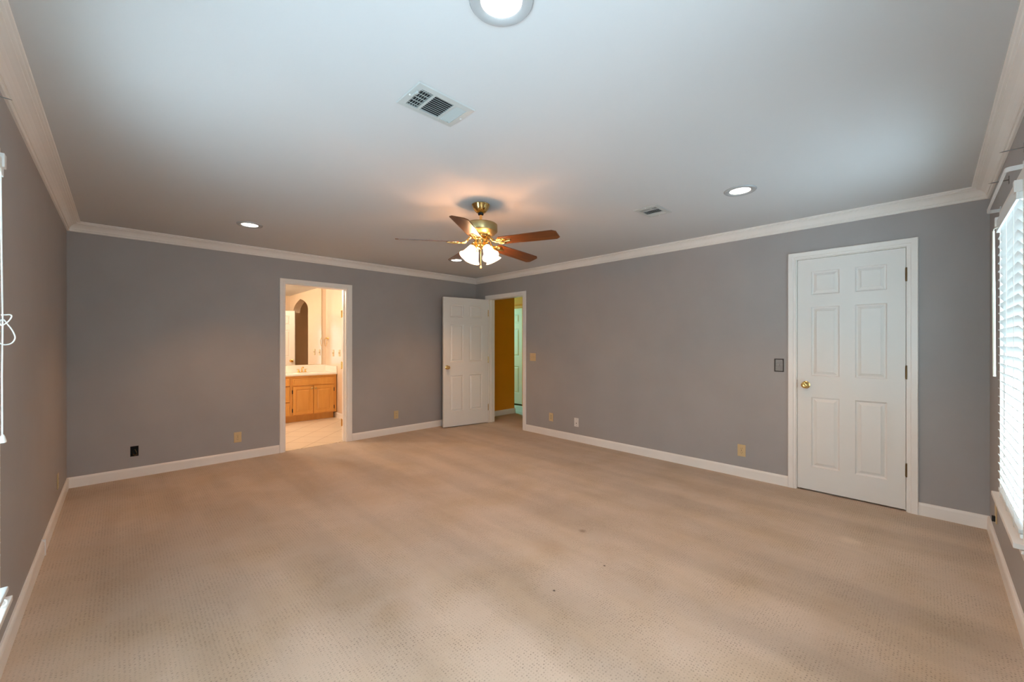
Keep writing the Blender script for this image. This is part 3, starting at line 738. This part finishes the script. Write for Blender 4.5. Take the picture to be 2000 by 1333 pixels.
# air vents
def vent(name, label, cx, cy, W, D, rz):
    v = thing(name, label, 'air vent', (cx, cy, H), rz)
    bm = B(); e = .032
    x0, x1, y0, y1 = -W/2, W/2, -D/2, D/2
    # sloped frame
    prof = [(0, -.001), (.004, -.006), (e, -.008), (e, -.001)]
    prev = None
    for ins, z in prof:
        c = [bm.verts.new(p) for p in ((x0+ins, y0+ins, z), (x1-ins, y0+ins, z), (x1-ins, y1-ins, z), (x0+ins, y1-ins, z))]
        if prev:
            for i in range(4): bm.faces.new((prev[i], prev[(i+1) % 4], c[(i+1) % 4], c[i]))
        prev = c
    xa, xb = x0+e, x1-e; w3 = (xb-xa)
    d1_, d2_ = xa+w3*.27, xb-w3*.27
    for d in (d1_, d2_): box(bm, d-.006, d+.006, y0+e, y1-e, -.008, -.002)
    obj('frame', bm, 'vent', v)
    bm = B(); box(bm, xa-.002, xb+.002, y0+e-.002, y1-e+.002, -.0014, -.0006); obj('duct_shade', bm, 'dark', v)  # near-black sheet stands in for the shade inside the duct
    # louvres : side sections run along y, the centre runs along x
    def louver(pts, tilt):
        pass
    def lou(c, axis, a0, a1, ang):
        bm = B()
        if axis == 'y': mx = Matrix.Translation((c, 0, -.0045)) @ Matrix.Rotation(ang, 4, 'Y'); box(bm, -.0045, .0045, a0, a1, -.0004, .0004, mx)
        else: mx = Matrix.Translation((0, c, -.0045)) @ Matrix.Rotation(ang, 4, 'X'); box(bm, a0, a1, -.0045, .0045, -.0004, .0004, mx)
        obj('louver', bm, 'vent', v)
    ys, ye = y0+e, y1-e
    n = 5
    for k in range(n): lou(xa + (d1_-.006-xa)*(k+.5)/n, 'y', ys, ye, math.radians(-58))
    for k in range(n): lou(d2_+.006 + (xb-d2_-.006)*(k+.5)/n, 'y', ys, ye, math.radians(38))
    for k in range(5): bm = B(); yy = ys+(ye-ys)*(k+.5)/5; box(bm, xa, d1_-.006, yy-.003, yy+.003, -.0026, -.0018); obj('damper_blade', bm, 'vent', v)
    m_ = 10
    for k in range(m_): lou(ys + (ye-ys)*(k+.5)/m_, 'x', d1_+.006, d2_-.006, math.radians(48))
    bm = B(); box(bm, xa-.012, xa-.008, -.045, .0, -.014, -.008); box(bm, xa-.014, xa-.006, -.052, -.040, -.022, -.010); obj('damper_lever', bm, 'vent', v)
    for sx in (x0+.014, x1-.014):
        bm = B(); lathe(bm, [(.005, -.006), (.005, -.009), (0, -.0105)], Matrix.Translation((sx, .0, 0)), 12, False); obj('screw', bm, 'rod', v)
    return v
vent('air_vent', 'large white louvred air vent in the ceiling above the fan', -3.345, -3.838, .305, .205, 0)
vent('air_vent', 'small louvred air vent between the fan and a recessed light', -1.212, -3.828, .275, .205, 0)

# ceiling fan -----------------------------------------------------------
FX, FY = -2.342, -2.950
fan = thing('ceiling_fan', 'brass ceiling fan with five cherry wood blades and four lit shades', 'ceiling fan', (FX, FY, H))
bm = B(); lathe(bm, [(0, 0), (.070, 0), (.072, -.006), (.069, -.012), (.066, -.016), (.060, -.034), (.048, -.052), (.034, -.066), (.024, -.070), (0, -.070)], None, 40, False); obj('canopy', bm, 'brass', fan, smooth=True)
bm = B(); lathe(bm, [(.018, -.066), (.022, -.070), (.022, -.082), (.011, -.084), (.011, -.066)], None, 24, False); lathe(bm, [(.011, -.128), (.018, -.130), (.024, -.143), (.024, -.147), (.011, -.147)], None, 24, False); obj('collar', bm, 'dark', fan, smooth=True)
bm = B(); lathe(bm, [(.0105, -.080), (.0105, -.150)], None, 20); obj('downrod', bm, 'brass', fan, smooth=True)
bm = B(); lathe(bm, [(0, -.146), (.030, -.146), (.080, -.149), (.122, -.156), (.132, -.164), (.133, -.215), (.128, -.222), (.119, -.228), (.108, -.240), (.085, -.250), (.055, -.254), (0, -.254)], None, 56, False); obj('motor_housing', bm, 'brass_aged', fan, smooth=True)
bm = B(); lathe(bm, [(0, -.252), (.076, -.252), (.078, -.258), (.074, -.266), (.045, -.268), (0, -.268)], None, 40, False); obj('flywheel', bm, 'brass', fan, smooth=True)
bm = B(); lathe(bm, [(0, -.266), (.040, -.268), (.047, -.274), (.050, -.284), (.047, -.300), (.044, -.316), (.047, -.322), (.050, -.330), (.040, -.342), (.020, -.350), (.008, -.356), (0, -.357)], None, 36, False); obj('switch_housing', bm, 'brass', fan, smooth=True)
Fw = HEAD      # forward direction of the camera (world angle), used as the zero of the blade angles
def fang(alpha_deg): return Fw - math.radians(alpha_deg)
pitch = math.radians(13)
BZ = -.302
def place(o, a): o.rotation_euler = (0, 0, a)
def blade_mesh():
    bm = B()
    out = [(.175, -.046), (.19, -.056), (.40, -.062), (.628, -.066), (.655, -.044), (.655, .044), (.628, .066), (.40, .062), (.19, .056), (.175, .046)]
    mx = Matrix.Translation((0, 0, BZ)) @ Matrix.Rotation(-pitch, 4, 'X')
    prism(bm, out, lambda u, v, k: mx @ Vector((u, v, -.003 + .006*k)))
    return bm
def iron_mesh():
    bm = B()
    # arm from the flywheel
    mx = Matrix.Translation((0, 0, BZ)) @ Matrix.Rotation(-pitch, 4, 'X')
    for s in (-1, 1):
        tube(bm, [(.060, s*.012, -.262), (.095, s*.022, -.274), (.125, s*.016, BZ-.004), (.150, s*.010, BZ-.008)], [.006, .006, .006, .005], 8)
    # ornate plate under the blade
    pl = [(.140, 0), (.150, -.022), (.175, -.040), (.200, -.046), (.222, -.036), (.228, -.022), (.246, -.018), (.268, -.010), (.274, 0), (.268, .010), (.246, .018), (.228, .022), (.222, .036), (.200, .046), (.175, .040), (.150, .022)]
    prism(bm, pl, lambda u, v, k: mx @ Vector((u, v, -.0035 - .004*k)))
    for s in (-1, 1):
        tube(bm, [mx @ Vector((.185 + .020*math.cos(t), s*(.024 + .014*math.sin(t)), -.010)) for t in [2*math.pi*k/14 for k in range(15)]], .0035, 6, False)
    tube(bm, [mx @ Vector((.150, 0, -.009)), mx @ Vector((.21, 0, -.012)), mx @ Vector((.265, 0, -.009))], [.005, .007, .003], 8)
    return bm
bl0 = obj('blade', blade_mesh(), 'blade', fan); ir0 = obj('blade_iron', iron_mesh(), 'brass', fan, smooth=True)
A0 = 188.5
for k in range(5):
    a = fang(A0 + 72*k)
    sag = math.radians((0, 0, 1.2, 4, 1.0)[k])
    if k == 0: place(bl0, a); place(ir0, a)
    else:
        for src in (bl0, ir0):
            c = src.copy(); COL.objects.link(c); c.parent = fan; c.rotation_euler = (0, sag, a)
# lamps
def lamp_parts(a, alpha):
    tiltv = math.radians(33)
    mx = Matrix.Rotation(a, 4, 'Z') @ Matrix.Translation((.062, 0, -.330)) @ Matrix.Rotation(-tiltv, 4, 'Y') @ Matrix.Rotation(math.pi, 4, 'X')
    bm = B()
    tube(bm, [Matrix.Rotation(a, 3, 'Z') @ Vector(p) for p in ((.030, 0, -.318), (.045, 0, -.312), (.060, 0, -.320), (.064, 0, -.332))], .008, 8)
    lathe(bm, [(.012, -.006), (.022, -.002), (.027, .010), (.028, .026), (.024, .030), (0, .030)], mx, 24, False)
    obj('lamp_socket', bm, 'brass', fan, smooth=True)
    bm = B()
    prof = [(.025, .014), (.029, .030), (.034, .048), (.039, .066), (.044, .085), (.051, .102), (.060, .116), (.067, .123)]
    prof2 = [(r-.003, z) for r, z in prof[::-1]]
    lathe(bm, prof + prof2, mx, 36, False)
    obj('glass_shade', bm, 'shade', fan, smooth=True)
    bm = B(); lathe(bm, [(0, .030), (.010, .032), (.012, .045), (.019, .060), (.0215, .073), (.017, .086), (.008, .092), (0, .093)], mx, 16, False)
    bb = obj('bulb', bm, BULB, fan, smooth=True)
    d = bpy.data.lights.new('fan_lamp', 'POINT'); d.energy = FAN_W; d.color = (1, .52, .27); d.shadow_soft_size = .014
    o = bpy.data.objects.new('fan_lamp', d); COL.objects.link(o); o.parent = fan; o.location = mx @ Vector((0, 0, .064))
FAN_W = 6.8
BULB = frosted_lit('lit_bulb_glass', .30, 12)
for al in (50, 140, 230, 320): lamp_parts(fang(al), al)
bm = B(); tube(bm, [(0, 0, -.352), (0, 0, -.486)], .0012, 6); o1 = obj('pull_chain', bm, 'brass', fan)
bm = B(); lathe(bm, [(0, 0), (.004, -.002), (.0085, -.016), (.0085, -.022), (.004, -.028), (0, -.029)], Matrix.Translation((0, 0, -.484)), 14, False); obj('chain_pull', bm, 'ivory', fan, smooth=True)
bm = B(); mxs = Matrix.Rotation(fang(120), 3, 'Z'); tube(bm, [mxs @ Vector(p) for p in ((.045, 0, -.300), (.060, 0, -.305), (.064, 0, -.33))], .0012, 6); lathe(bm, [(0, .008), (.007, .004), (.007, -.004), (0, -.008)], Matrix.Translation(mxs @ Vector((.066, 0, -.30))), 12, False); obj('reverse_switch', bm, 'brass', fan, smooth=True)

# ------------------------------------------------------------------ wall plates
def plate_frame(P):
    """P(s, o, z): s along wall to the right seen from the room, o out of wall"""
    return P
def outlet(name, label, cat, P, s, z, kind='duplex', m='ivory', w=.072, h=.116, group=None):
    r = thing(name, label, cat, group=group)
    def bx(bm, s0, s1, o0, o1, z0, z1):
        a, b = P(s0, o0, z0), P(s1, o1, z1); box(bm, min(a.x, b.x), max(a.x, b.x), min(a.y, b.y), max(a.y, b.y), z0, z1)
    bm = B(); bx(bm, s-w/2, s+w/2, 0, .006, z-h/2, z+h/2); obj('cover_plate', bm, m, r, bevel=.002)
    if kind == 'duplex':
        for dz in (-.0195, .0195):
            bm = B(); n_ = 20
            poly = [(s+.0165*math.cos(2*math.pi*k/n_), z+dz+max(-.0135, min(.0135, .0165*math.sin(2*math.pi*k/n_)))) for k in range(n_)]
            prism(bm, poly, lambda u, v, k: P(u, .006 + .0015*k, v)); rc = obj('receptacle', bm, m, r)
            bm = B()
            for ds, hh in ((-.0065, .004), (.0065, .0034)): bx(bm, s+ds-.0011, s+ds+.0011, .0074, .0079, z+dz-hh+.003, z+dz+hh+.003)
            bx(bm, s-.002, s+.002, .0074, .0079, z+dz-.010, z+dz-.006)
            obj('slots', bm, 'slot', rc)
        bm = B(); bx(bm, s-.003, s+.003, .006, .0075, z-.003, z+.003); obj('screw', bm, 'slot', r)
    elif kind == 'decora':
        bm = B(); bx(bm, s-.0165, s+.0165, .006, .0075, z-.034, z+.034); obj('insert', bm, 'almond', r)
        bm = B()
        for dz in (-.018, .018):
            for ds in (-.0065, .0065): bx(bm, s+ds-.0011, s+ds+.0011, .0074, .0079, z+dz-.004, z+dz+.004)
        obj('slots', bm, 'slot', r)
    elif kind == 'toggle2':
        for ds in (-.023, .023):
            bm = B(); bx(bm, s+ds-.005, s+ds+.005, .006, .0075, z-.012, z+.012); sl = obj('switch_slot', bm, 'almond', r)
            bm = B(); bx(bm, s+ds-.0035, s+ds+.0035, .0075, .016, z, z+.009); obj('toggle', bm, m, r)
    elif kind == 'toggle':
        bm = B(); bx(bm, s-.005, s+.005, .006, .0075, z-.012, z+.012); obj('switch_slot', bm, 'slot', r)
        bm = B(); bx(bm, s-.0035, s+.0035, .0075, .016, z, z+.009); obj('toggle', bm, 'white_pl' if m == 'damask' else m, r)
        if m == 'damask':
            bm = B(); f = .008
            bx(bm, s-w/2-.001, s-w/2+f, .004, .0085, z-h/2-.001, z+h/2+.001); bx(bm, s+w/2-f, s+w/2+.001, .004, .0085, z-h/2-.001, z+h/2+.001)
            bx(bm, s-w/2+f, s+w/2-f, .004, .0085, z-h/2-.001, z-h/2+f); bx(bm, s-w/2+f, s+w/2-f, .004, .0085, z+h/2-f, z+h/2+.001)
            obj('border', bm, DKB, r)
    elif kind == 'jack':
        bm = B(); bx(bm, s-.006, s+.006, .006, .0075, z-.018, z-.006); obj('jack', bm, 'slot', r)
        bm = B(); bx(bm, s-.002, s+.002, .006, .0075, z+.040, z+.044); bx(bm, s-.002, s+.002, .006, .0075, z-.044, z-.040); obj('screw', bm, 'slot', r)
    elif kind == 'cable':
        bm = B(); bx(bm, s-.012, s+.012, .006, .020, z-.050, z-.018); obj('plug', bm, 'dark', r)
    return r
DKB = mat('dark_plate_border', (0.045, 0.035, 0.03), .4)
PB = lambda s, o, z: Vector((s, -o, z))          # far wall
PC = lambda s, o, z: Vector((-o, s, z))          # right wall
PAr = lambda s, o, z: Vector((-LB+o, s, z))      # left wall
PDn = lambda s, o, z: Vector((s, -LC+o, z))      # near wall
PBath = lambda s, o, z: Vector((BX1-o, s, z))
outlet('power_outlet', 'ivory duplex outlet on the far wall left of the bathroom doorway', 'power outlet', PB, -3.453, .256)
outlet('power_outlet', 'ivory outlet on the far wall right of the bathroom doorway', 'power outlet', PB, -1.505, .273, 'decora', 'almond')
outlet('light_switch', 'ivory double switch beside the hall doorway', 'light switch', PC, -1.336, 1.115, 'toggle2', 'ivory', .115, .116)
outlet('power_outlet', 'ivory outlet low on the right wall nearest the hall doorway', 'power outlet', PC, -1.690, .270, 'decora', 'ivory')
outlet('phone_jack', 'white phone jack plate low on the right wall', 'wall jack', PC, -2.135, .256, 'jack', 'white_pl')
outlet('light_switch', 'black bordered patterned switch plate left of the closet door', 'light switch', PC, -4.462, 1.112, 'toggle', 'damask', .074, .120)
outlet('power_outlet', 'ivory duplex outlet on the right wall left of the closet door', 'power outlet', PC, -4.145, .259)
outlet('power_outlet', 'ivory outlet on the left wall near its far corner', 'power outlet', PAr, -.755, .250, 'decora', 'almond')
outlet('power_outlet', 'ivory outlet with a black plug under the right edge window', 'power outlet', PDn, -.42, .235, 'cable', 'ivory')
outlet('light_switch', 'ivory switch plate on the bathroom wall by the towel ring', 'light switch', PBath, 2.063, 1.146, 'toggle', 'ivory')
outlet('light_switch', 'ivory switch plate on the bathroom wall nearest the doorway', 'light switch', PBath, 1.778, 1.150, 'toggle', 'ivory')
# uncovered box in the far wall
ob = thing('outlet_box', 'uncovered dark electrical box low on the far wall', 'outlet box')
bm = B(); x0, x1, z0, z1 = -4.335, -4.275, .205, .305
box(bm, x0, x1, .060, .064, z0, z1); box(bm, x0, x0+.002, .001, .06, z0, z1); box(bm, x1-.002, x1, .001, .06, z0, z1); box(bm, x0, x1, .001, .06, z0, z0+.002); box(bm, x0, x1, .001, .06, z1-.002, z1)
obj('box_shell', bm, 'dark', ob)
bm = B(); tube(bm, [(-4.31, .05, .26), (-4.30, .01, .27), (-4.29, .005, .24), (-4.285, .02, .215)], .003, 6); tube(bm, [(-4.32, .05, .25), (-4.315, .005, .225), (-4.30, -.002, .21), (-4.29, .01, .22)], .003, 6)
obj('wires', bm, 'bronze', ob)

# ------------------------------------------------------------------ bathroom vanity light (unseen, added to light the bathroom)
vl = thing('vanity_light', 'unseen added brass bar light with globe bulbs above the bathroom mirror', 'vanity light', (-3.1, BY1, 2.32))
bm = B(); box(bm, -.32, .32, -.03, -.012, -.05, .05); obj('back_bar', bm, 'brass', vl, bevel=.004)
for k in range(4):
    bm = B(); lathe(bm, [(0, -.04), (.02, -.036), (.036, -.018), (.04, 0), (.036, .018), (.02, .036), (0, .04)], Matrix.Translation((-.24+.16*k, -.075, 0)), 20, False); obj('globe_bulb', bm, BULB, vl, smooth=True)
def lamp(name, loc, e, col, r, parent=None, kind='POINT', rot=None, size=None):
    d = bpy.data.lights.new(name, kind); d.energy = e; d.color = col
    if kind == 'POINT': d.shadow_soft_size = r
    if kind == 'AREA': d.size = size
    if kind == 'SPOT': d.shadow_soft_size = r; d.spot_size = math.radians(110); d.spot_blend = .7
    o = bpy.data.objects.new(name, d); COL.objects.link(o); o.location = loc
    if rot: o.rotation_euler = rot
    if parent: o.parent = parent
    return o
lamp('vanity_lamp', (0, -.22, 0), 35, (1, .80, .62), .06, vl)
cl = thing('added_ceiling_lamp', 'unseen added round frosted lamp on the bathroom ceiling', 'ceiling lamp', (-3.35, 1.15, 2.40))  # unseen fixture added to brighten the bathroom
bm = B(); lathe(bm, [(0, 0), (.13, 0), (.13, -.015), (.11, -.05), (.06, -.075), (0, -.08)], None, 32, False); obj('glass_bowl', bm, 'lens', cl, smooth=True)
lamp('bath_fill', (0, 0, -.14), 44, (1, .80, .62), .08, cl)
# recessed lights: a soft downward spot each
for k, o in enumerate([x for x in bpy.data.objects if x.name.startswith('recessed_light')]):
    lamp('recessed_lamp', (0, 0, -.02), 34 if o.location.y > -3 else 28, (1, .50, .20), .06, o, 'SPOT')
